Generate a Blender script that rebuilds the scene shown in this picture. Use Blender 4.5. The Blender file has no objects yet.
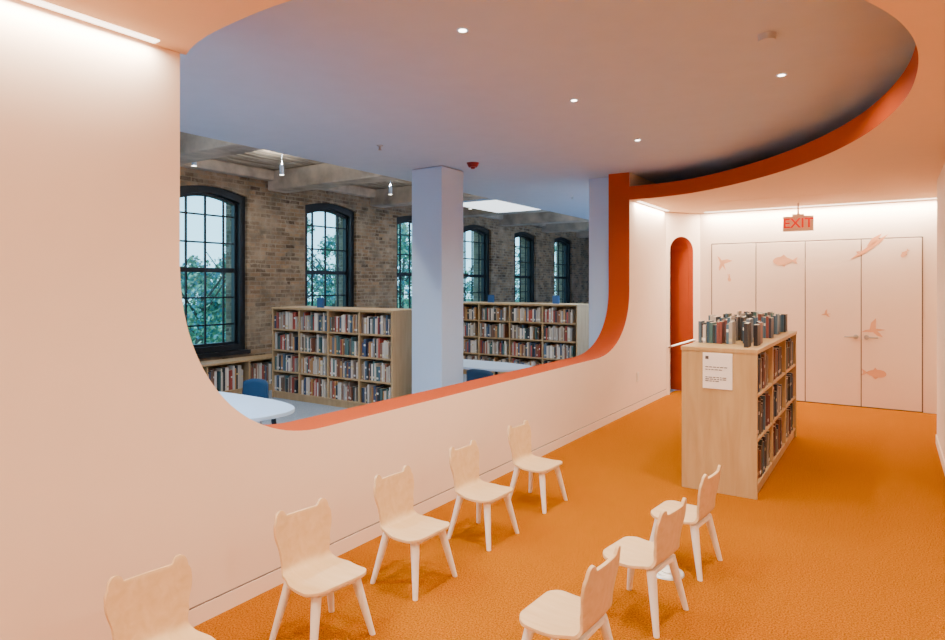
import bpy, bmesh, math, random
from mathutils import Vector, Matrix
random.seed(7)
S=bpy.context.scene
COL=S.collection

# ---------------------------------------------------------------- materials
def nmat(name):
    m=bpy.data.materials.new(name); m.use_nodes=True
    nt=m.node_tree; b=nt.nodes['Principled BSDF']
    return m,nt,b
def mat(name,c,rough=0.6,metal=0.0,var=0.04,scale=6.0,bump=0.0,bscale=200.0,spec=0.3):
    m,nt,b=nmat(name)
    tc=nt.nodes.new('ShaderNodeTexCoord')
    n=nt.nodes.new('ShaderNodeTexNoise'); n.inputs['Scale'].default_value=scale; n.inputs['Detail'].default_value=4
    nt.links.new(tc.outputs['Object'],n.inputs['Vector'])
    r=nt.nodes.new('ShaderNodeValToRGB')
    r.color_ramp.elements[0].position=0.3; r.color_ramp.elements[1].position=0.7
    r.color_ramp.elements[0].color=(*[max(0,x*(1-var)) for x in c],1)
    r.color_ramp.elements[1].color=(*[min(1,x*(1+var)) for x in c],1)
    nt.links.new(n.outputs['Fac'],r.inputs['Fac']); nt.links.new(r.outputs['Color'],b.inputs['Base Color'])
    b.inputs['Roughness'].default_value=rough; b.inputs['Metallic'].default_value=metal
    b.inputs['Specular IOR Level'].default_value=spec
    if bump>0:
        n2=nt.nodes.new('ShaderNodeTexNoise'); n2.inputs['Scale'].default_value=bscale; n2.inputs['Detail'].default_value=2
        nt.links.new(tc.outputs['Object'],n2.inputs['Vector'])
        bp=nt.nodes.new('ShaderNodeBump'); bp.inputs['Strength'].default_value=bump; bp.inputs['Distance'].default_value=0.01
        nt.links.new(n2.outputs['Fac'],bp.inputs['Height']); nt.links.new(bp.outputs['Normal'],b.inputs['Normal'])
    return m
def emat(name,c,s):
    m,nt,b=nmat(name)
    b.inputs['Base Color'].default_value=(*c,1)
    b.inputs['Emission Color'].default_value=(*c,1); b.inputs['Emission Strength'].default_value=s
    return m
def carpet(name,c1,c2):
    m,nt,b=nmat(name)
    tc=nt.nodes.new('ShaderNodeTexCoord')
    n=nt.nodes.new('ShaderNodeTexNoise'); n.inputs['Scale'].default_value=130; n.inputs['Detail'].default_value=3
    n3=nt.nodes.new('ShaderNodeTexVoronoi'); n3.inputs['Scale'].default_value=150
    nt.links.new(tc.outputs['Object'],n.inputs['Vector']); nt.links.new(tc.outputs['Object'],n3.inputs['Vector'])
    r=nt.nodes.new('ShaderNodeValToRGB'); r.color_ramp.elements[0].position=0.35; r.color_ramp.elements[1].position=0.65
    r.color_ramp.elements[0].color=(*c1,1); r.color_ramp.elements[1].color=(*c2,1)
    nt.links.new(n.outputs['Fac'],r.inputs['Fac']); nt.links.new(r.outputs['Color'],b.inputs['Base Color'])
    bp=nt.nodes.new('ShaderNodeBump'); bp.inputs['Strength'].default_value=0.6; bp.inputs['Distance'].default_value=0.007
    nt.links.new(n3.outputs['Distance'],bp.inputs['Height']); nt.links.new(bp.outputs['Normal'],b.inputs['Normal'])
    b.inputs['Roughness'].default_value=1.0; b.inputs['Specular IOR Level'].default_value=0.0
    return m
def wood(name,c1,c2,axis='Z',scale=3.0,rough=0.45):
    m,nt,b=nmat(name)
    tc=nt.nodes.new('ShaderNodeTexCoord'); mp=nt.nodes.new('ShaderNodeMapping')
    s={'X':(0.12,1,1),'Y':(1,0.12,1),'Z':(1,1,0.12)}[axis]
    mp.inputs['Scale'].default_value=s
    n=nt.nodes.new('ShaderNodeTexNoise'); n.inputs['Scale'].default_value=scale*8; n.inputs['Detail'].default_value=6; n.inputs['Distortion'].default_value=0.6
    nt.links.new(tc.outputs['Object'],mp.inputs['Vector']); nt.links.new(mp.outputs['Vector'],n.inputs['Vector'])
    r=nt.nodes.new('ShaderNodeValToRGB'); r.color_ramp.elements[0].position=0.3; r.color_ramp.elements[1].position=0.7
    r.color_ramp.elements[0].color=(*c1,1); r.color_ramp.elements[1].color=(*c2,1)
    nt.links.new(n.outputs['Fac'],r.inputs['Fac']); nt.links.new(r.outputs['Color'],b.inputs['Base Color'])
    b.inputs['Roughness'].default_value=rough; b.inputs['Specular IOR Level'].default_value=0.2
    return m
def brick(name):
    m,nt,b=nmat(name)
    tc=nt.nodes.new('ShaderNodeTexCoord'); sp=nt.nodes.new('ShaderNodeSeparateXYZ'); cb=nt.nodes.new('ShaderNodeCombineXYZ')
    nt.links.new(tc.outputs['Object'],sp.inputs[0])
    ad=nt.nodes.new('ShaderNodeMath'); ad.operation='ADD'
    nt.links.new(sp.outputs['X'],ad.inputs[0]); nt.links.new(sp.outputs['Y'],ad.inputs[1])
    nt.links.new(ad.outputs[0],cb.inputs['X']); nt.links.new(sp.outputs['Z'],cb.inputs['Y'])
    nw=nt.nodes.new('ShaderNodeTexNoise'); nw.inputs['Scale'].default_value=3.0
    nt.links.new(tc.outputs['Object'],nw.inputs['Vector'])
    vm=nt.nodes.new('ShaderNodeVectorMath'); vm.operation='MULTIPLY_ADD'; vm.inputs[1].default_value=(0.05,0.03,0)
    nt.links.new(nw.outputs['Color'],vm.inputs[0]); nt.links.new(cb.outputs[0],vm.inputs[2])
    br=nt.nodes.new('ShaderNodeTexBrick'); br.inputs['Scale'].default_value=1
    br.inputs['Brick Width'].default_value=0.20; br.inputs['Row Height'].default_value=0.068; br.inputs['Mortar Size'].default_value=0.009
    br.inputs['Color1'].default_value=(0.36,0.235,0.135,1); br.inputs['Color2'].default_value=(0.10,0.072,0.05,1); br.inputs['Mortar'].default_value=(0.30,0.24,0.17,1)
    nt.links.new(vm.outputs[0],br.inputs['Vector'])
    cur=br.outputs['Color']; lastn=None
    for sc,lo,hi,col in [(1.6,0.44,0.70,(0.42,0.34,0.24)),(9.0,0.50,0.68,(0.52,0.44,0.33)),(4.5,0.48,0.72,(0.05,0.04,0.03))]:
        n=nt.nodes.new('ShaderNodeTexNoise'); n.inputs['Scale'].default_value=sc; n.inputs['Detail'].default_value=10; n.inputs['Roughness'].default_value=0.7
        nt.links.new(tc.outputs['Object'],n.inputs['Vector']); lastn=n
        r=nt.nodes.new('ShaderNodeValToRGB'); r.color_ramp.elements[0].position=lo; r.color_ramp.elements[1].position=hi
        r.color_ramp.elements[0].color=(0,0,0,1); r.color_ramp.elements[1].color=(0.8,0.8,0.8,1)
        nt.links.new(n.outputs['Fac'],r.inputs['Fac'])
        mx=nt.nodes.new('ShaderNodeMixRGB'); mx.inputs[2].default_value=(*col,1)
        nt.links.new(r.outputs['Color'],mx.inputs[0]); nt.links.new(cur,mx.inputs[1]); cur=mx.outputs[0]
    nt.links.new(cur,b.inputs['Base Color'])
    bp=nt.nodes.new('ShaderNodeBump'); bp.inputs['Strength'].default_value=0.8; bp.inputs['Distance'].default_value=0.025; bp.invert=True
    nt.links.new(br.outputs['Fac'],bp.inputs['Height'])
    bp2=nt.nodes.new('ShaderNodeBump'); bp2.inputs['Strength'].default_value=0.8; bp2.inputs['Distance'].default_value=0.06
    nt.links.new(lastn.outputs['Fac'],bp2.inputs['Height']); nt.links.new(bp.outputs['Normal'],bp2.inputs['Normal'])
    nt.links.new(bp2.outputs['Normal'],b.inputs['Normal'])
    b.inputs['Roughness'].default_value=0.95; b.inputs['Specular IOR Level'].default_value=0.1
    return m
def vcol(name,rough=0.5):
    m,nt,b=nmat(name)
    a=nt.nodes.new('ShaderNodeAttribute'); a.attribute_name='Col'
    nt.links.new(a.outputs['Color'],b.inputs['Base Color']); b.inputs['Roughness'].default_value=rough
    return m
def glass(name):
    m=bpy.data.materials.new(name); m.use_nodes=True; nt=m.node_tree; nt.nodes.clear()
    o=nt.nodes.new('ShaderNodeOutputMaterial'); t=nt.nodes.new('ShaderNodeBsdfTransparent'); g=nt.nodes.new('ShaderNodeBsdfGlossy')
    g.inputs['Roughness'].default_value=0.02; t.inputs['Color'].default_value=(0.76,0.95,1,1)
    mx=nt.nodes.new('ShaderNodeMixShader'); mx.inputs[0].default_value=0.04
    nt.links.new(t.outputs[0],mx.inputs[1]); nt.links.new(g.outputs[0],mx.inputs[2]); nt.links.new(mx.outputs[0],o.inputs[0])
    return m

M_wall=mat('paint_blush',(0.93,0.745,0.605),0.7,var=0.01)
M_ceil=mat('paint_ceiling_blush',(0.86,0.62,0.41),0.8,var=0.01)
M_orange=mat('paint_orange',(0.46,0.070,0.012),0.65,var=0.02,spec=0.1)
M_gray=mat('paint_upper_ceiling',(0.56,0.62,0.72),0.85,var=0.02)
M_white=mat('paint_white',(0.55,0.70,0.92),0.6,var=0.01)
M_carpet=carpet('carpet_orange',(0.22,0.060,0.0),(0.50,0.165,0.0))
M_libfloor=carpet('carpet_gray',(0.24,0.29,0.36),(0.36,0.42,0.50))
M_brick=brick('old_brick')
M_conc=mat('concrete_beam',(0.50,0.43,0.35),0.9,var=0.35,scale=3,bump=0.4,bscale=30)
M_deck=wood('timber_deck',(0.26,0.21,0.16),(0.62,0.55,0.46),'Y',2.0,0.8)
M_black=mat('black_frame',(0.012,0.015,0.02),0.4)
M_glass=glass('window_glass')
M_birch=wood('birch_ply',(0.43,0.265,0.11),(0.53,0.35,0.16),'Z',2.0)
M_birchl=wood('birch_ply_library',(0.42,0.28,0.14),(0.52,0.36,0.20),'Z',2.0)
M_birchx=wood('birch_chair',(0.66,0.43,0.21),(0.77,0.54,0.30),'X',2.5,0.4)
M_leg=mat('leg_white',(0.86,0.79,0.68),0.4,var=0.01)
M_books=vcol('book_covers')
M_metal=mat('brushed_steel',(0.5,0.5,0.5),0.3,1.0)
M_red=mat('alarm_red',(0.22,0.01,0.01),0.4)
M_blue=mat('chair_blue',(0.012,0.045,0.10),0.5)
M_table=mat('table_laminate',(0.50,0.66,0.85),0.35,var=0.01)
M_lamp=emat('lamp_glow',(1,0.93,0.82),14)
M_strip=emat('cove_strip_glow',(1,0.90,0.76),5)
M_sky=emat('skylight_glow',(0.9,0.97,1),2.2)
M_art=mat('decal_orange',(0.76,0.33,0.16),0.6)
M_art2=mat('decal_blush',(0.80,0.42,0.24),0.6)
M_gap=mat('joint_line',(0.16,0.11,0.09),0.8)
M_leaf=vcol('leaves',0.7)
M_bark=mat('bark',(0.12,0.10,0.08),0.9)
M_grass=mat('grass',(0.10,0.22,0.08),0.9,var=0.4)
M_paper=mat('placard_paper',(0.88,0.80,0.72),0.5,var=0.0)
M_ink=mat('ink',(0.08,0.07,0.07),0.6)
M_exitr=emat('exit_letters',(0.75,0.02,0.005),0.7)
M_exitb=mat('exit_housing',(0.92,0.66,0.50),0.4)

# ---------------------------------------------------------------- mesh helpers
def bx(bm,x0,x1,y0,y1,z0,z1,mi=0):
    v=[bm.verts.new(p) for p in [(x0,y0,z0),(x1,y0,z0),(x1,y1,z0),(x0,y1,z0),(x0,y0,z1),(x1,y0,z1),(x1,y1,z1),(x0,y1,z1)]]
    fs=[]
    for q in [(3,2,1,0),(4,5,6,7),(0,1,5,4),(1,2,6,5),(2,3,7,6),(3,0,4,7)]:
        f=bm.faces.new([v[i] for i in q]); f.material_index=mi; fs.append(f)
    return fs
def prism(bm,pts,a0,a1,plane='xy',mi=0,side=None):
    def P(p,a):
        return {'xy':(p[0],p[1],a),'yz':(a,p[0],p[1]),'xz':(p[0],a,p[1])}[plane]
    lo=[bm.verts.new(P(p,a0)) for p in pts]; hi=[bm.verts.new(P(p,a1)) for p in pts]
    f=bm.faces.new(lo); f.material_index=mi
    g=bm.faces.new(list(reversed(hi))); g.material_index=mi
    n=len(pts)
    for i in range(n):
        j=(i+1)%n
        h=bm.faces.new([lo[j],lo[i],hi[i],hi[j]]); h.material_index=side(i) if side else mi
def cyl(bm,c,r0,r1,z0,z1,n=24,mi=0,capmi=None):
    lo=[bm.verts.new((c[0]+r0*math.cos(2*math.pi*i/n),c[1]+r0*math.sin(2*math.pi*i/n),z0)) for i in range(n)]
    hi=[bm.verts.new((c[0]+r1*math.cos(2*math.pi*i/n),c[1]+r1*math.sin(2*math.pi*i/n),z1)) for i in range(n)]
    f=bm.faces.new(list(reversed(lo))); f.material_index=mi if capmi is None else capmi
    f=bm.faces.new(hi); f.material_index=mi
    for i in range(n):
        j=(i+1)%n; f=bm.faces.new([lo[i],lo[j],hi[j],hi[i]]); f.material_index=mi
def tube(bm,p,q,r0,r1,n=12,mi=0):
    p=Vector(p);q=Vector(q);d=(q-p).normalized()
    u=d.orthogonal().normalized(); w=d.cross(u)
    lo=[bm.verts.new(p+r0*(math.cos(2*math.pi*i/n)*u+math.sin(2*math.pi*i/n)*w)) for i in range(n)]
    hi=[bm.verts.new(q+r1*(math.cos(2*math.pi*i/n)*u+math.sin(2*math.pi*i/n)*w)) for i in range(n)]
    bm.faces.new(list(reversed(lo))).material_index=mi; bm.faces.new(hi).material_index=mi
    for i in range(n):
        j=(i+1)%n; bm.faces.new([lo[i],lo[j],hi[j],hi[i]]).material_index=mi
def fin(name,bm,mats,parent=None,smooth=False,bevel=0,recalc=True,loc=None,rot=None):
    if recalc: bmesh.ops.recalc_face_normals(bm,faces=bm.faces[:])
    me=bpy.data.meshes.new(name); bm.to_mesh(me); bm.free()
    for m in (mats if isinstance(mats,(list,tuple)) else [mats]): me.materials.append(m)
    if smooth:
        for p in me.polygons: p.use_smooth=True
    o=bpy.data.objects.new(name,me); COL.objects.link(o)
    if parent: o.parent=parent
    if loc: o.location=loc
    if rot: o.rotation_euler=rot
    if bevel:
        b=o.modifiers.new('bevel','BEVEL'); b.width=bevel; b.segments=2; b.limit_method='ANGLE'
    return o
def empty(name,loc,rz=0):
    e=bpy.data.objects.new(name,None); e.empty_display_size=0.1; COL.objects.link(e); e.location=loc; e.rotation_euler=(0,0,rz); return e
def area(name,loc,rot,sx,sy,w,c=(1,0.86,0.72),shape='RECTANGLE',parent=None,spread=None):
    l=bpy.data.lights.new(name,'AREA'); l.shape=shape; l.size=sx
    if shape in('RECTANGLE','ELLIPSE'): l.size_y=sy
    l.energy=w; l.color=c
    if spread: l.spread=spread
    o=bpy.data.objects.new(name,l); COL.objects.link(o); o.location=loc; o.rotation_euler=rot
    if parent: o.parent=parent
    return o
def catmull(pts,n=8):
    out=[]
    P=[pts[0]]+pts+[pts[-1]]
    for i in range(1,len(P)-2):
        a,b,c,d=[Vector(p) for p in P[i-1:i+3]]
        for k in range(n):
            t=k/n
            out.append(tuple(0.5*((2*b)+(c-a)*t+(2*a-5*b+4*c-d)*t*t+(3*b-a-3*c+d)*t**3)))
    out.append(tuple(pts[-1])); return out

# ---------------------------------------------------------------- room shell
CH=2.70; UC=3.05; YB=9.82
bm=bmesh.new(); bx(bm,0,5,-2.5,YB,-0.05,0); fin('floor',bm,M_carpet)
bm=bmesh.new(); bx(bm,-6.2,0,-0.5,20,-0.06,-0.01); fin('floor_library',bm,M_libfloor)
YL,YR,ZS=1.69,7.75,0.79
pts=[(-2.5,0),(9.3,0),(9.3,UC),(YR,UC)]
hole0=len(pts)-1
def corner(cy,cz,ry,rz,a0,a1,n=28,e=2.2):
    r=[]
    for i in range(n+1):
        a=math.radians(a0+(a1-a0)*i/n); c,s=math.cos(a),math.sin(a)
        r.append((cy+ry*math.copysign(abs(c)**(2/e),c), cz+rz*math.copysign(abs(s)**(2/e),s)))
    return r
pts+=corner(YR-1.1,ZS+0.80,1.1,0.80,0,-90)
pts+=corner(YL+0.9,ZS+0.95,0.9,0.95,-90,-180)
pts+=[(YL,UC)]
hole1=len(pts)-1
pts+=[(-2.5,UC)]
bm=bmesh.new()
prism(bm,pts,-0.28,0,'yz',0,side=lambda i:1 if hole0<=i<hole1 else 0)
fin('wall_left',bm,[M_wall,M_orange])
bm=bmesh.new(); bx(bm,0.0,0.008,-2.5,9.3,0,0.085,0); bx(bm,0,0.004,-2.5,9.3,0.085,0.092,1); fin('baseboard_left',bm,[M_wall,M_gap])
A=Vector((0,9.3,0)); B=Vector((0.36,YB,0)); L=(B-A).length; ang=math.atan2(B.y-A.y,B.x-A.x)
def arch(x0,x1,z0,zt,n=14):
    r=(x1-x0)/2; cx=(x0+x1)/2
    return [(x0,z0)]+[(cx-r*math.cos(math.pi*i/n),zt-r+r*math.sin(math.pi*i/n)) for i in range(n+1)]+[(x1,z0)]
ar=arch(0.07,L-0.13,0.0,2.34)
bm=bmesh.new()
pp=[(0,0)]+ar+[(L,0),(L,CH),(0,CH)]
prism(bm,pp,0,0.10,'xz',0,side=lambda i:1 if 1<=i<len(ar) else 0)
fin('wall_corner',bm,[M_wall,M_orange],loc=(A.x,A.y,0),rot=(0,0,ang))
bm=bmesh.new()
fr=[bm.verts.new((p[0],0.10,p[1])) for p in ar]; bk=[bm.verts.new((p[0]-0.2,0.9,p[1])) for p in ar]
for i in range(len(ar)-1): bm.faces.new([fr[i],fr[i+1],bk[i+1],bk[i]])
bm.faces.new(bk)
fin('wall_alcove',bm,M_orange,loc=(A.x,A.y,0),rot=(0,0,ang))
bm=bmesh.new(); tube(bm,(0.05,-0.05,0.72),(L-0.16,-0.05,0.80),0.017,0.017); tube(bm,(0.05,-0.05,0.72),(0.05,0.0,0.70),0.012,0.012); tube(bm,(L-0.10,0.0,0.78),(L-0.16,-0.05,0.80),0.012,0.012)
fin('handrail',bm,M_metal,loc=(A.x,A.y,0),rot=(0,0,ang))
bm=bmesh.new(); bx(bm,0.2,5.0,YB,YB+0.15,0,UC); fin('wall_back',bm,M_wall)
bm=bmesh.new(); bx(bm,3.15,3.4,5.8,8.0,0,CH); bx(bm,3.4,5.0,5.8,5.95,0,CH); bx(bm,3.4,3.55,8.0,YB,0,CH); fin('wall_right',bm,M_wall,bevel=0.012)
bm=bmesh.new(); bx(bm,3.14,3.15,5.8,8.0,0,0.09); fin('baseboard_right',bm,M_wall)
bm=bmesh.new(); bx(bm,5,5.15,-2.5,YB,0,UC); fin('wall_right_outer',bm,M_wall)
bm=bmesh.new(); bx(bm,-0.28,5,-2.65,-2.5,0,UC); fin('wall_front',bm,M_wall)
cv=catmull([(0,7.75),(0.42,7.72),(0.95,7.50),(1.62,6.93),(2.18,6.20),(2.57,5.42),(2.80,4.6),(2.87,3.9),(2.83,3.3),(2.67,2.8),(2.38,2.33),(1.93,1.92),(1.4,1.68),(0.86,1.61),(0.45,1.62),(0.18,1.66),(0,1.72)],10)
pts=[(0,-2.5),(5,-2.5),(5,YB),(0,YB)]; h0=4
pts+=cv; h1=len(pts)-1
bm=bmesh.new(); prism(bm,pts,CH,CH+0.17,'xy',0,side=lambda i:1 if h0<=i<h1 else 0)
fin('ceiling',bm,[M_ceil,M_orange])
bm=bmesh.new(); bx(bm,-2.72,5.15,-2.6,20,UC,UC+0.1); bx(bm,-2.76,-2.72,-0.5,20,UC,3.5); fin('ceiling_upper',bm,M_gray)
bm=bmesh.new()
x=-5.7
while x<-2.75:
    bx(bm,x,x+0.15,-0.5,20,3.47,3.55); x+=0.19
bx(bm,-5.7,-2.72,-0.5,20,3.56,3.6)
fin('ceiling_timber_deck',bm,M_deck)
bm=bmesh.new()
for yc in [4.45,6.85,9.25,11.65,14.05,16.45,18.85]:
    bx(bm,-5.68,-2.77,yc-0.19,yc+0.19,3.15,3.46)
bx(bm,-5.66,-5.5,-0.45,19.9,3.30,3.46)
fin('trim_ceiling_beams',bm,M_conc,bevel=0.02)
XB=-5.64; TH=0.55
wins=[(5.03+2.41*i) for i in range(-1,6)]
WW=1.24; Z0,ZSP,RISE=0.60,3.0,0.09
bm=bmesh.new()
edges=[-0.5]
for w in wins:
    bx(bm,XB-TH,XB,edges[-1],w,0,3.6)
    bx(bm,XB-TH,XB,w,w+WW,0,Z0)
    a=[(w+WW*i/14, ZSP+RISE*math.sin(math.pi*i/14)) for i in range(15)]
    prism(bm,a+[(w+WW,3.6),(w,3.6)],XB-TH,XB,'yz')
    edges.append(w+WW)
bx(bm,XB-TH,XB,edges[-1],20,0,3.6)
fin('wall_brick',bm,M_brick)
for k,w in enumerate(wins):
    bm=bmesh.new()
    def outl(ins):
        o=[(w+ins,Z0+ins),(w+WW-ins,Z0+ins)]
        for i in range(15):
            t=1-i/14; o.append((w+ins+(WW-2*ins)*t, ZSP-ins+RISE*math.sin(math.pi*t)))
        return o
    for (ia,ib,x0,x1) in [(0.0,0.10,XB-0.24,XB-0.06),(0.10,0.14,XB-0.21,XB-0.13)]:
        o1=outl(ia); o2=outl(ib); n=len(o1)
        V=[[bm.verts.new((x,p[0],p[1])) for p in o] for x in (x0,x1) for o in (o1,o2)]
        for i in range(n):
            j=(i+1)%n
            bm.faces.new([V[0][i],V[0][j],V[1][j],V[1][i]]); bm.faces.new([V[2][i],V[2][j],V[3][j],V[3][i]])
            bm.faces.new([V[0][i],V[0][j],V[2][j],V[2][i]]); bm.faces.new([V[1][i],V[1][j],V[3][j],V[3][i]])
    xm0,xm1=XB-0.185,XB-0.155
    for i in range(1,4):
        yy=w+WW*i/4; bx(bm,xm0,xm1,yy-0.012,yy+0.012,Z0+0.1,ZSP+RISE*0.5-0.08)
    for i in range(1,6):
        zz=Z0+(ZSP+RISE-Z0)*i/6; t=0.035 if i==3 else 0.012; bx(bm,xm0-0.01*(i==3),xm1+0.01*(i==3),w+0.1,w+WW-0.1,zz-t,zz+t)
    bx(bm,XB-0.14,XB+0.03,w-0.04,w+WW+0.04,Z0-0.05,Z0+0.01)
    e=empty('window_%d'%(k+1),(0,0,0))
    fin('frame',bm,M_black,parent=e)
    bm=bmesh.new(); f=bm.faces.new([bm.verts.new((XB-0.175,p[0],p[1])) for p in outl(0.1)]); fin('pane',bm,M_glass,parent=e)
bm=bmesh.new(); bx(bm,-6.2,-0.1,20,20.15,0,3.6); fin('wall_library_back',bm,M_white)
bm=bmesh.new(); bx(bm,-6.2,-0.28,-0.65,-0.5,0,3.6); fin('wall_library_front',bm,M_white)
bm=bmesh.new(); bx(bm,-0.28,-0.1,9.3,20,0,UC); fin('wall_library_right',bm,M_white)
bm=bmesh.new(); bx(bm,-0.64,-0.28,7.95,8.2,0,UC); fin('wall_library_return',bm,M_white,bevel=0.01)
bm=bmesh.new(); bx(bm,-0.23,0.23,-0.23,0.23,0,UC); bx(bm,-0.24,0.24,-0.24,0.24,0,0.1)
fin('column',bm,M_white,loc=(-1.93,6.28,-0.01),bevel=0.008)

# ---------------------------------------------------------------- doors on back wall
def doorpanel(name,x0,x1,handle=None):
    e=empty(name,(x0,YB,0)); w=x1-x0
    bm=bmesh.new(); bx(bm,0.006,w-0.006,-0.012,0.0,0.012,2.22,0); fin('leaf',bm,M_wall,parent=e,bevel=0.002)
    if handle is not None:
        bm=bmesh.new(); hx=0.06 if handle=='l' else w-0.06; s=1 if handle=='l' else -1
        tube(bm,(hx,-0.012,0.93),(hx,-0.02,0.93),0.03,0.03,20)
        tube(bm,(hx,-0.02,0.93),(hx,-0.06,0.93),0.010,0.010)
        tube(bm,(hx,-0.06,0.93),(hx+s*0.13,-0.06,0.93),0.011,0.010)
        fin('lever_handle',bm,M_metal,parent=e)
xs=[0.53,1.14,1.77,2.43,3.09]
for i in range(4):
    doorpanel('door_%d'%(i+1),xs[i],xs[i+1],{2:'r',3:'l'}.get(i))
bm=bmesh.new()
for x in xs: bx(bm,x-0.009,x+0.009,YB-0.0045,YB,0,2.235)
bx(bm,xs[0],xs[-1],YB-0.0045,YB,2.22,2.238); bx(bm,xs[0],xs[-1],YB-0.0045,YB,0,0.012)
fin('trim_door_joints',bm,M_gap)

def decal(name,x,z,polys,s,m,ry=0):
    bm=bmesh.new()
    for p in polys:
        c,sn=math.cos(ry),math.sin(ry)
        q=[((a*c-b*sn)*s,(a*sn+b*c)*s) for a,b in p]
        prism(bm,q,-0.002,0.0,'xz')
    return fin(name,bm,m,loc=(x,YB-0.0125,z))
fish=[[(math.cos(t)*1.0, 0.45*math.sin(t)*(1-0.25*math.cos(t))) for t in [2*math.pi*i/24 for i in range(24)]],
      [(0.85,0),(1.5,0.42),(1.35,0),(1.5,-0.42)], [(-0.3,0.4),(0.1,0.72),(0.45,0.36)], [(-0.1,-0.4),(0.15,-0.7),(0.35,-0.38)]]
bird=[[(-1.2,0.15),(-0.7,0.28),(-0.2,0.22),(0.5,0.1),(1.3,-0.25),(0.5,-0.2),(-0.2,-0.15),(-0.7,0.02)],
      [(-0.3,0.18),(0.1,0.95),(0.75,1.35),(0.55,0.7),(0.35,0.1)],[(-0.1,-0.1),(0.3,-0.75),(0.75,-1.0),(0.6,-0.5),(0.4,-0.12)]]
crane=[[(-1.5,-0.7),(-0.9,-0.35),(-0.3,-0.05),(0.5,0.35),(1.5,0.75),(0.9,0.25),(0.2,-0.15),(-0.5,-0.45)],
       [(-0.2,0.05),(0.3,0.65),(1.1,0.9),(0.7,0.45),(0.4,0.2)],[(-0.9,-0.35),(-1.0,-0.15),(-0.7,-0.2)]]
rabbit=[[(0.45*math.cos(t),0.6*math.sin(t)) for t in [2*math.pi*i/20 for i in range(20)]],
        [(0.1+0.28*math.cos(t),0.75+0.26*math.sin(t)) for t in [2*math.pi*i/16 for i in range(16)]],
        [(0.05,0.9),(-0.25,1.7),(0.0,1.65),(0.2,0.98)],[(0.25,0.9),(0.2,1.7),(0.42,1.6),(0.38,0.9)]]
decal('bird_wall_decal',0.67,1.95,bird,0.10,M_art2,-0.9)
decal('fish_wall_decal',1.49,1.96,fish,0.125,M_art2,0)
decal('crane_wall_decal',2.52,2.12,crane,0.16,M_art,0.2)
decal('bird_wall_decal',2.56,1.02,bird,0.11,M_art2,0.3)
decal('fish_wall_decal',2.60,0.46,fish,0.11,M_art2,3.1)
decal('rabbit_wall_decal',0.78,1.70,rabbit,0.05,M_art2,0.2)
decal('bird_wall_decal',2.02,1.22,bird,0.05,M_art2,0.3)
decal('fish_wall_decal',2.90,2.02,fish,0.05,M_art2,0.9)

e=empty('exit_sign',(1.74,9.3,2.43),0.0)
bm=bmesh.new(); bx(bm,-0.18,0.18,-0.02,0.02,-0.10,0.10); bx(bm,-0.07,0.07,-0.035,0.035,0.10,0.125); bx(bm,-0.012,0.012,-0.012,0.012,0.12,0.27)
fin('housing',bm,M_exitb,parent=e,bevel=0.004)
cu=bpy.data.curves.new('exit_text','FONT'); cu.body='EXIT'; cu.size=0.175; cu.align_x='CENTER'; cu.align_y='CENTER'; cu.extrude=0.002; cu.offset=0.003
t=bpy.data.objects.new('lettering',cu); COL.objects.link(t); t.parent=e; t.location=(0,-0.0225,0); t.rotation_euler=(math.pi/2,0,0)
cu.materials.append(M_exitr)

# ---------------------------------------------------------------- books
PAL=[(0.70,0.66,0.60),(0.55,0.48,0.40),(0.36,0.07,0.05),(0.25,0.11,0.07),(0.05,0.08,0.16),(0.03,0.04,0.05),(0.50,0.26,0.10),(0.08,0.16,0.16),(0.74,0.68,0.60),(0.35,0.27,0.20),(0.10,0.16,0.24),(0.18,0.12,0.09),(0.66,0.58,0.48),(0.45,0.43,0.40)]
PALD=[(0.02,0.025,0.03),(0.03,0.06,0.10),(0.12,0.03,0.03),(0.04,0.08,0.07),(0.10,0.07,0.05),(0.30,0.25,0.2),(0.03,0.03,0.05),(0.22,0.08,0.04),(0.05,0.11,0.17),(0.02,0.02,0.02)]
PALT=[(0.02,0.025,0.03),(0.03,0.08,0.13),(0.05,0.12,0.12),(0.50,0.44,0.38),(0.10,0.16,0.22),(0.03,0.03,0.05),(0.12,0.10,0.09),(0.06,0.13,0.20),(0.20,0.05,0.04)]
def newbooks():
    bm=bmesh.new(); bm.loops.layers.float_color.new('Col'); return bm
def addbook(bm,x0,x1,y0,y1,z0,z1,c,pages=True):
    lay=bm.loops.layers.float_color['Col']
    for i,f in enumerate(bx(bm,x0,x1,y0,y1,z0,z1)):
        cc=(0.6,0.52,0.4) if (i==1 and pages) else c
        for l in f.loops: l[lay]=(*cc,1)
def row(bm,x0,x1,yf,s,z,h,pal,fill=0.93,tmin=0.016,tmax=0.04,lo=0.66,lab=0.5):
    x=x0+0.006
    end=x0+(x1-x0)*random.uniform(fill-0.12,min(1,fill+0.06))
    while x<end-tmax:
        w=random.uniform(tmin,tmax); hh=h*random.uniform(lo,0.93); d=random.uniform(0.13,0.17); off=random.uniform(0.012,0.035)
        if random.random()<0.025: x+=random.uniform(0.02,0.06); continue
        c=random.choice(pal); k=random.uniform(0.75,1.15); c=tuple(min(1,a*k) for a in c)
        y0=yf+s*off; y1=y0+s*d
        a,b=min(y0,y1),max(y0,y1)
        addbook(bm,x,x+w-0.002,a,b,z,z+hh,c)
        if random.random()<lab:
            lc=random.choice([(0.75,0.72,0.66),(0.6,0.5,0.25),(0.8,0.78,0.75)])
            za=z+hh*random.choice([0.12,0.12,0.6]); zb=za+0.024
            ys=y0-s*0.001
            p,q=min(ys,y0),max(ys,y0)
            addbook(bm,x+0.002,x+w-0.004,p,q,za,zb,lc,False)
        x+=w
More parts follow.
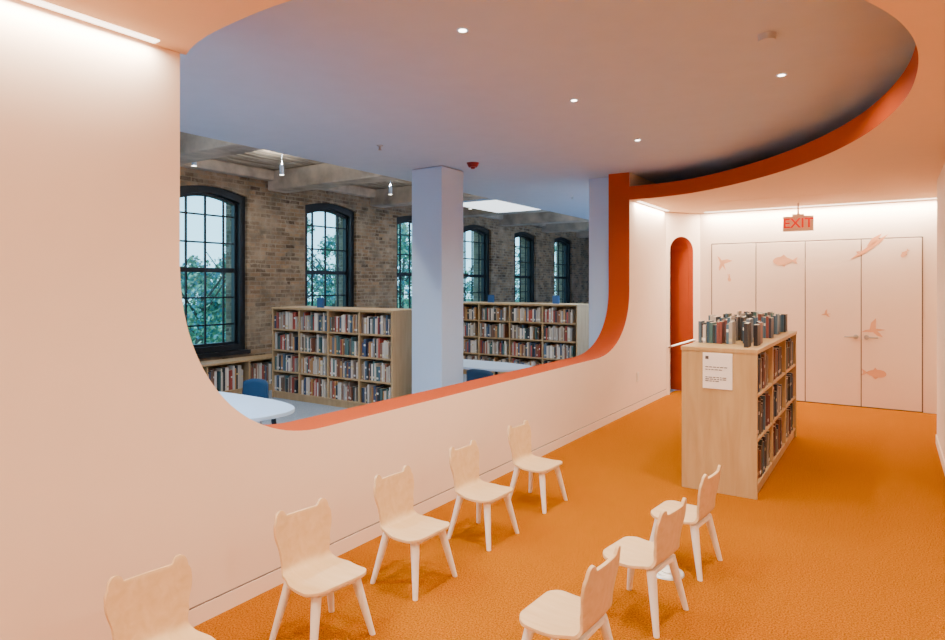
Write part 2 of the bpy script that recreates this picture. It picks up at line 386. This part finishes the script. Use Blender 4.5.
def bookcase(name,loc,rz,length,depth,height,rows,bays,pal,two=True,top=0.03,mat_=None,fill=0.93):
    e=empty(name,loc,rz); m=mat_ or M_birch
    bm=bmesh.new(); t=0.025; bx(bm,0,t,0,depth,0,height-top); bx(bm,length-t,length,0,depth,0,height-top)
    bx(bm,-0.004,length+0.004,-0.006,depth+0.006,height-top,height)
    bx(bm,t,length-t,0.02,depth-0.02,0,0.08)
    mid=depth/2 if two else depth-0.02
    bx(bm,t,length-t,mid-0.008,mid+0.008,0.08,height-top)
    zs=[0.08+(height-top-0.08)*i/rows for i in range(rows)]
    for z in zs: bx(bm,t,length-t,0.006,depth-0.006,z,z+0.022)
    bl=length/bays
    for i in range(1,bays): bx(bm,i*bl-0.014,i*bl+0.014,0.003,depth-0.003,0.08,height-top)
    fin('carcass',bm,m,parent=e,bevel=0.002)
    bb=newbooks(); rh=(height-top-0.08)/rows-0.03
    for z in zs:
        for i in range(bays):
            x0=i*bl+(t if i==0 else 0.014); x1=(i+1)*bl-(t if i==bays-1 else 0.014)
            row(bb,x0,x1,0.0,1,z+0.0225,rh,pal,fill)
            if two: row(bb,x0,x1,depth,-1,z+0.0225,rh,pal,fill)
    fin('books',bb,M_books,parent=e,recalc=True)
    return e
e=bookcase('low_bookcase',(1.92,5.14,0),math.pi/2,2.36,0.56,1.13,3,3,PALD,True,0.03,None,1.0)
bb=newbooks()
for (yy,xa,xb,h) in [(5.50,1.39,1.70,0.20),(5.85,1.39,1.72,0.24),(5.62,1.72,1.90,0.23),(6.3,1.42,1.88,0.24),(6.8,1.42,1.88,0.24),(7.2,1.42,1.88,0.22)]:
    row(bb,xa,xb,yy,1,1.1305,h,PALT,1.0,0.012,0.03,0.75,0.3)
for (x,yy,hh) in [(1.80,5.28,0.19),(1.84,5.46,0.17)]:
    addbook(bb,x,x+0.03,yy,yy+0.14,1.1305,1.13+hh,(0.015,0.015,0.02))
fin('display_books_stack',bb,M_books)
p=empty('placard',(1.635,5.139,0.95),0)
bm=bmesh.new(); bx(bm,-0.11,0.11,-0.006,0,-0.14,0.14,0); fin('board',bm,M_paper,parent=p,bevel=0.002)
bm=bmesh.new()
for i,(z,w) in enumerate([(0.03,0.15),(0.01,0.12),(-0.05,0.16),(-0.065,0.14),(-0.08,0.10)]):
    x=-0.09
    while x<-0.09+w:
        ww=random.uniform(0.01,0.03); bx(bm,x,x+ww,-0.0075,-0.006,z-0.003,z+0.003); x+=ww+0.006
bx(bm,-0.09,-0.065,-0.0075,-0.006,0.09,0.115)
fin('print',bm,M_ink,parent=p)

bookcase('library_bookcase',(-4.72,6.0,-0.01),0,2.29,0.62,1.31,4,4,PAL,True,mat_=M_birchl,fill=1.0)
bookcase('library_bookcase',(-4.7,9.5,-0.01),0,3.2,0.62,1.31,4,5,PAL,True,mat_=M_birchl,fill=1.0)
bookcase('window_bookcase',(XB+0.42,4.6,-0.01),math.pi/2,2.1,0.36,0.52,1,3,PAL,False,mat_=M_birchl,fill=1.0)
bb=newbooks()
for (x,y) in [(-3.35,9.7),(-2.05,9.7),(-4.0,6.2)]:
    addbook(bb,x,x+0.12,y,y+0.03,1.3005,1.44,(0.02,0.09,0.28),False)
fin('display_books',bb,M_books)

# ---------------------------------------------------------------- bear chairs
def shell_mesh():
    bm=bmesh.new(); NU=64; NS=36
    seatL=0.245; R=0.05; tilt=math.radians(7); arc=(math.pi/2-tilt)*R; backL=0.218; XF=0.155
    tot=seatL+arc+backL
    def prof(s):
        if s<seatL:
            x=XF-s; z=0.290-0.010*math.sin(math.pi*min(1,s/seatL))
            return x,z
        if s<seatL+arc:
            a=(s-seatL)/R; return XF-seatL-R*math.sin(a), 0.290+R*(1-math.cos(a))
        a=arc/R; x=XF-seatL-R*math.sin(a); z=0.290+R*(1-math.cos(a)); k=s-seatL-arc
        return x-k*math.sin(tilt)-0.12*k*k, z+k*math.cos(tilt)
    def width(s):
        t=s/tot
        keys=[(0,0.152),(0.12,0.166),(0.3,0.166),(0.48,0.142),(0.58,0.130),(0.68,0.136),(0.86,0.156),(1.0,0.153),(1.2,0.150)]
        for (a,wa),(b,wb) in zip(keys,keys[1:]):
            if t<=b:
                u=(t-a)/(b-a); u=u*u*(3-2*u); return wa+(wb-wa)*u
        return keys[-1][1]
    grid=[]
    for i in range(NU+1):
        u=math.sin((i/NU*2-1)*math.pi/2*0.98)/math.sin(math.pi/2*0.98)
        au=abs(u)
        s0=0.05*(1-math.sqrt(max(0,1-max(0,(au-0.6)/0.4)**2)))
        top=tot-0.006
        top-=0.040*(1-math.sqrt(max(0,1-max(0,(au-0.72)/0.28)**2)))
        ec=0.76; er=0.18
        if abs(au-ec)<er: top=max(top,tot-0.012+0.034*math.sqrt(1-((au-ec)/er)**2))
        col=[]
        for j in range(NS+1):
            s=s0+(top-s0)*j/NS
            x,z=prof(s); w=width(s)
            yy=u*w
            if s>seatL: x+=0.012*(au**2)*min(1,(s-seatL)/0.1)
            col.append(bm.verts.new((x,yy,z)))
        grid.append(col)
    for i in range(NU):
        for j in range(NS):
            bm.faces.new([grid[i][j],grid[i+1][j],grid[i+1][j+1],grid[i][j+1]])
    bmesh.ops.recalc_face_normals(bm,faces=bm.faces[:])
    me=bpy.data.meshes.new('bear_chair_shell'); bm.to_mesh(me); bm.free(); me.materials.append(M_birchx)
    for p in me.polygons: p.use_smooth=True
    return me
SH=shell_mesh()
def legs_mesh():
    bm=bmesh.new()
    for sx in(1,-1):
        for sy in(1,-1):
            top=Vector((0.100*sx,0.105*sy,0.276)); bot=Vector((0.155*sx,0.165*sy,0.0))
            r0,r1=0.021,0.012
            V=[]
            for c,r in((top,r0),(bot,r1)):
                V.append([bm.verts.new((c.x+r*math.cos(a)*1.15,c.y+r*math.sin(a)*1.15,c.z)) for a in [math.pi/4+k*math.pi/8 for k in range(16)]])
            for k in range(16):
                j=(k+1)%16; bm.faces.new([V[0][k],V[0][j],V[1][j],V[1][k]])
            bm.faces.new(V[0]); bm.faces.new(V[1])
    bx(bm,0.08,0.12,-0.11,0.11,0.254,0.274); bx(bm,-0.12,-0.085,-0.11,0.11,0.254,0.274); bx(bm,-0.11,0.11,-0.02,0.02,0.254,0.272)
    bmesh.ops.recalc_face_normals(bm,faces=bm.faces[:])
    me=bpy.data.meshes.new('bear_chair_legs'); bm.to_mesh(me); bm.free(); me.materials.append(M_leg)
    return me
LG=legs_mesh()
def chair(x,y,deg):
    e=empty('bear_chair',(x,y,0),math.radians(deg))
    o=bpy.data.objects.new('seat_and_back',SH); COL.objects.link(o); o.parent=e
    s=o.modifiers.new('solid','SOLIDIFY'); s.thickness=0.014; s.offset=0
    b=o.modifiers.new('bev','BEVEL'); b.width=0.003; b.segments=2; b.limit_method='ANGLE'; b.angle_limit=math.radians(50)
    l=bpy.data.objects.new('legs',LG); COL.objects.link(l); l.parent=e
chair(0.61,1.275,-6)
chair(0.58,2.035,-7)
chair(0.575,2.71,-3)
chair(0.565,3.43,-2)
chair(0.56,4.18,-2)
chair(1.75,3.75,174)
chair(1.73,3.07,172)
chair(1.67,2.33,177)

bm=bmesh.new(); cyl(bm,(0,0),0.095,0.09,0,0.006,40); cyl(bm,(0,0),0.065,0.06,0.006,0.010,32); cyl(bm,(0,0),0.03,0.03,0.010,0.013,24); fin('floor_outlet',bm,M_metal,loc=(1.71,3.56,0))
bm=bmesh.new(); bx(bm,0,0.006,-0.04,0.04,-0.06,0.06); bx(bm,0.006,0.008,-0.017,0.017,-0.035,-0.005); bx(bm,0.006,0.008,-0.017,0.017,0.005,0.035); fin('wall_outlet',bm,M_paper,loc=(0,8.05,0.42),bevel=0.002)

# ---------------------------------------------------------------- library furniture
def table(name,x,y,rx,ry,h):
    e=empty(name,(x,y,-0.01))
    bm=bmesh.new(); pts=[]
    for i in range(48):
        a=2*math.pi*i/48; c,s=math.cos(a),math.sin(a)
        pts.append((rx*math.copysign(abs(c)**0.7,c),ry*math.copysign(abs(s)**0.7,s)))
    prism(bm,pts,h-0.03,h,'xy'); fin('top',bm,M_table,parent=e,bevel=0.004)
    bm=bmesh.new()
    for sx in(-1,1):
        for sy in(-1,1): tube(bm,(sx*rx*0.6,sy*ry*0.6,h-0.03),(sx*rx*0.7,sy*ry*0.7,0),0.02,0.015)
    fin('legs',bm,M_black,parent=e)
def blue_chair(x,y,deg,h=0.74):
    e=empty('library_chair',(x,y,-0.01),math.radians(deg))
    bm=bmesh.new(); N=16
    g=[]
    for i in range(N+1):
        u=i/N*2-1; col=[]
        for j in range(15):
            s=j/14
            if s<0.55: xx=0.2-0.4*s/0.55; z=h*0.58+0.01*u*u
            else:
                k=(s-0.55)/0.45; xx=-0.2-0.06*k+0.05*u*u*k; z=h*0.58+(h*0.42)*k*(1-0.12*abs(u)**3)
            w=0.21-0.02*s
            col.append(bm.verts.new((xx,u*w,z)))
        g.append(col)
    for i in range(N):
        for j in range(14): bm.faces.new([g[i][j],g[i+1][j],g[i+1][j+1],g[i][j+1]])
    o=fin('shell',bm,M_blue,parent=e,smooth=True); s=o.modifiers.new('s','SOLIDIFY'); s.thickness=0.015
    bm=bmesh.new()
    for sx in(-1,1):
        for sy in(-1,1): tube(bm,(sx*0.14,sy*0.14,h*0.57),(sx*0.19,sy*0.19,0),0.011,0.009)
    fin('legs',bm,M_metal,parent=e)
table('library_table',-1.85,3.05,0.85,0.40,0.68)
for (x,y,d) in [(-0.70,3.02,180),(-2.45,3.78,-90),(-3.2,3.4,-60)]: blue_chair(x,y,d,0.70)
table('library_table',-2.05,7.15,0.95,0.36,0.56)
for (x,y,d) in [(-1.35,6.55,90)]: blue_chair(x,y,d,0.62)

# ---------------------------------------------------------------- ceiling fittings
WARM=(1,0.84,0.64)
def downlight(x,y,z,w,c=WARM,spread=2.6):
    e=empty('recessed_downlight',(x,y,z))
    bm=bmesh.new(); cyl(bm,(0,0),0.036,0.036,-0.004,0.0,24,0); cyl(bm,(0,0),0.022,0.022,-0.006,-0.004,24,1); fin('trim_ring',bm,[M_white,M_lamp],parent=e)
    area('lamp',(0,0,-0.012),(0,0,0),0.045,0.045,w,c,'DISK',e,spread)
for (x,y) in [(0.76,2.91),(0.72,4.49),(0.68,6.07),(2.14,4.73),(2.14,3.15)]: downlight(x,y,UC,34)
for (x,y) in [(1.6,0.9),(3.7,1.6),(1.6,-1.2),(3.9,-0.9),(3.9,3.9)]: downlight(x,y,CH,32)  # unseen downlights added beside and behind the camera to fill the room
for (x,y) in [(-1.0,1.5),(-2.0,2.2),(-0.8,9.6),(-0.8,12),(-0.8,15)]: downlight(x,y,UC,75,(0.55,0.76,1.0))  # added cool downlights, placed out of view to light the library
bm=bmesh.new(); cyl(bm,(0,0),0.045,0.05,-0.035,0,24); fin('smoke_detector',bm,M_gray,loc=(2.17,3.93,UC))
bm=bmesh.new(); cyl(bm,(0,0),0.05,0.075,-0.05,0,24); cyl(bm,(0,0),0.02,0.03,-0.07,-0.05,16,0); fin('fire_alarm_strobe',bm,M_red,loc=(-1.32,6.15,UC))
for (x,y) in [(-1.6,4.85),(-1.5,9.3),(-1.0,10.5)]:
    bm=bmesh.new(); cyl(bm,(0,0),0.03,0.035,-0.008,0,20); cyl(bm,(0,0),0.008,0.012,-0.045,-0.008,12); cyl(bm,(0,0),0.02,0.02,-0.05,-0.045,16); fin('sprinkler_head',bm,M_metal,loc=(x,y,UC))
bm=bmesh.new(); bx(bm,0.9,2.6,8.55,8.57,CH-0.003,CH); fin('trim_air_slot',bm,M_ceil)
bm=bmesh.new(); bx(bm,-4.05,-3.05,9.6,11.2,3.12,3.14,0); bx(bm,-4.11,-2.99,9.54,11.26,3.14,3.2,1); bx(bm,-3.55,-3.45,10.2,10.6,3.2,3.5,1); fin('skylight_panel',bm,[M_sky,M_white])  # glowing hung panel stands in for the library skylight
for (y0,y1) in [(2.6,6.4),(7.2,8.9),(12,14),(14.5,19)]:
    e=empty('added_wall_washer',(-2.95,(y0+y1)/2,3.40))  # unseen fixture added behind the soffit to light brick, books and floor
    bm=bmesh.new(); bx(bm,-0.04,0.04,-(y1-y0)/2,(y1-y0)/2,-0.02,0.06); fin('housing',bm,M_white,parent=e)
    area('lamp',(-0.01,0,-0.03),(0,math.radians(-42),0),0.06,(y1-y0),24*(y1-y0),(1.0,0.91,0.76),'RECTANGLE',e)
for (x,y) in [(-4.2,5.75),(-4.6,4.7),(-4.2,8.0),(-4.2,10.4)]:
    e=empty('pendant_spotlight',(x,y,3.47))
    bm=bmesh.new(); cyl(bm,(0,0),0.03,0.03,-0.34,-0.20,20,0,1); cyl(bm,(0,0),0.006,0.006,-0.20,0,8,0); fin('shade',bm,[M_white,M_lamp],parent=e)
    area('lamp',(0,0,-0.35),(0,0,0),0.055,0.055,12,(1.0,0.92,0.80),'DISK',e)
    area('added_deck_fill',(0,0,-0.195),(math.pi,0,0),0.055,0.055,12,(1.0,0.92,0.80),'DISK',e)  # extra upward lamp added to brighten the timber deck
def cove(name,x0,x1,y0,y1,w):
    bm=bmesh.new(); bx(bm,x0,x1,y0,y1,CH-0.006,CH-0.001); fin(name,bm,M_strip)
    area(name+'_lamp',((x0+x1)/2,(y0+y1)/2,CH-0.012),(0,0,0),x1-x0,y1-y0,w,(1,0.88,0.70))
cove('cove_light_strip',0.03,0.075,-2.3,1.55,92)
cove('cove_light_strip',0.03,0.075,7.95,9.2,44)
cove('cove_light_strip',0.45,3.3,YB-0.14,YB-0.08,125)

# ---------------------------------------------------------------- outside
def tree(x,y,h,r,n,seed):
    rnd=random.Random(seed)
    e=empty('tree',(x,y,-0.5))
    bm=bmesh.new(); tube(bm,(0,0,0),(0.1,0.1,h*0.7),0.12,0.04)
    for i in range(7):
        a=rnd.uniform(0,6.28); z=h*rnd.uniform(0.25,0.6); tube(bm,(0.05,0.05,z),(math.cos(a)*r*0.7,math.sin(a)*r*0.7,z+r*0.6),0.04,0.012,8)
    fin('trunk',bm,M_bark,parent=e)
    bm=bmesh.new(); lay=bm.loops.layers.float_color.new('Col')
    cl=[]
    for _ in range(44):
        zz=rnd.random()**1.4; cl.append((Vector((rnd.gauss(0,r*0.5*(1.1-zz)),rnd.gauss(0,r*0.6*(1.1-zz)),(0.1+0.9*zz)*h)),rnd.uniform(0.16,0.36)*r*(1.15-zz*0.6)))
    for i in range(n):
        c,cr=rnd.choice(cl); d=Vector((rnd.gauss(0,1),rnd.gauss(0,1),rnd.gauss(0,1))).normalized()*cr*rnd.uniform(0.3,1)
        p=c+d; s=rnd.uniform(0.035,0.08); u=Vector((rnd.gauss(0,1),rnd.gauss(0,1),rnd.gauss(0,1))).normalized(); w=u.orthogonal().normalized()
        f=bm.faces.new([bm.verts.new(p+u*s),bm.verts.new(p+w*s*0.6),bm.verts.new(p-u*s),bm.verts.new(p-w*s*0.6)])
        k=rnd.uniform(0.5,1.3); col=rnd.choice([(0.14,0.36,0.28),(0.20,0.44,0.26),(0.08,0.28,0.30),(0.34,0.52,0.28)])
        for l in f.loops: l[lay]=(col[0]*k,col[1]*k,col[2]*k,1)
    fin('foliage',bm,M_leaf,parent=e,recalc=False)
for i,(x,y,h,r) in enumerate([(-12.6,9.9,2.8,1.9),(-12.0,12.4,4.4,1.5),(-13.5,15.6,3.6,2.2),(-12.6,18.2,4.4,2.0),(-13.6,22.5,4.3,2.2),(-13.2,27,4.2,2.3),(-14,33,4.9,2.4),(-16,13.5,3.3,2.4)]):
    tree(x,y,h,r,4200,i+3)
bm=bmesh.new(); bx(bm,-60,-6.25,-20,80,-0.6,-0.5); fin('ground_outside',bm,M_grass)

# ---------------------------------------------------------------- world
w=bpy.data.worlds.new('World'); S.world=w; w.use_nodes=True; nt=w.node_tree
bg=nt.nodes['Background']; tc=nt.nodes.new('ShaderNodeTexCoord'); sp=nt.nodes.new('ShaderNodeSeparateXYZ'); r=nt.nodes.new('ShaderNodeValToRGB')
nt.links.new(tc.outputs['Generated'],sp.inputs[0]); nt.links.new(sp.outputs['Z'],r.inputs['Fac']); nt.links.new(r.outputs['Color'],bg.inputs['Color'])
r.color_ramp.elements[0].color=(0.48,0.84,1.0,1); r.color_ramp.elements[1].color=(0.25,0.55,0.95,1); r.color_ramp.elements[1].position=0.7
bg.inputs['Strength'].default_value=3.4

# ---------------------------------------------------------------- camera
c=bpy.data.cameras.new('camera'); co=bpy.data.objects.new('camera',c); COL.objects.link(co)
c.sensor_width=36; c.lens=24.0; c.shift_y=-35/945; c.clip_start=0.02
co.location=(2.76,0,1.62); co.rotation_euler=(math.pi/2,0,math.radians(33.6))
S.camera=co
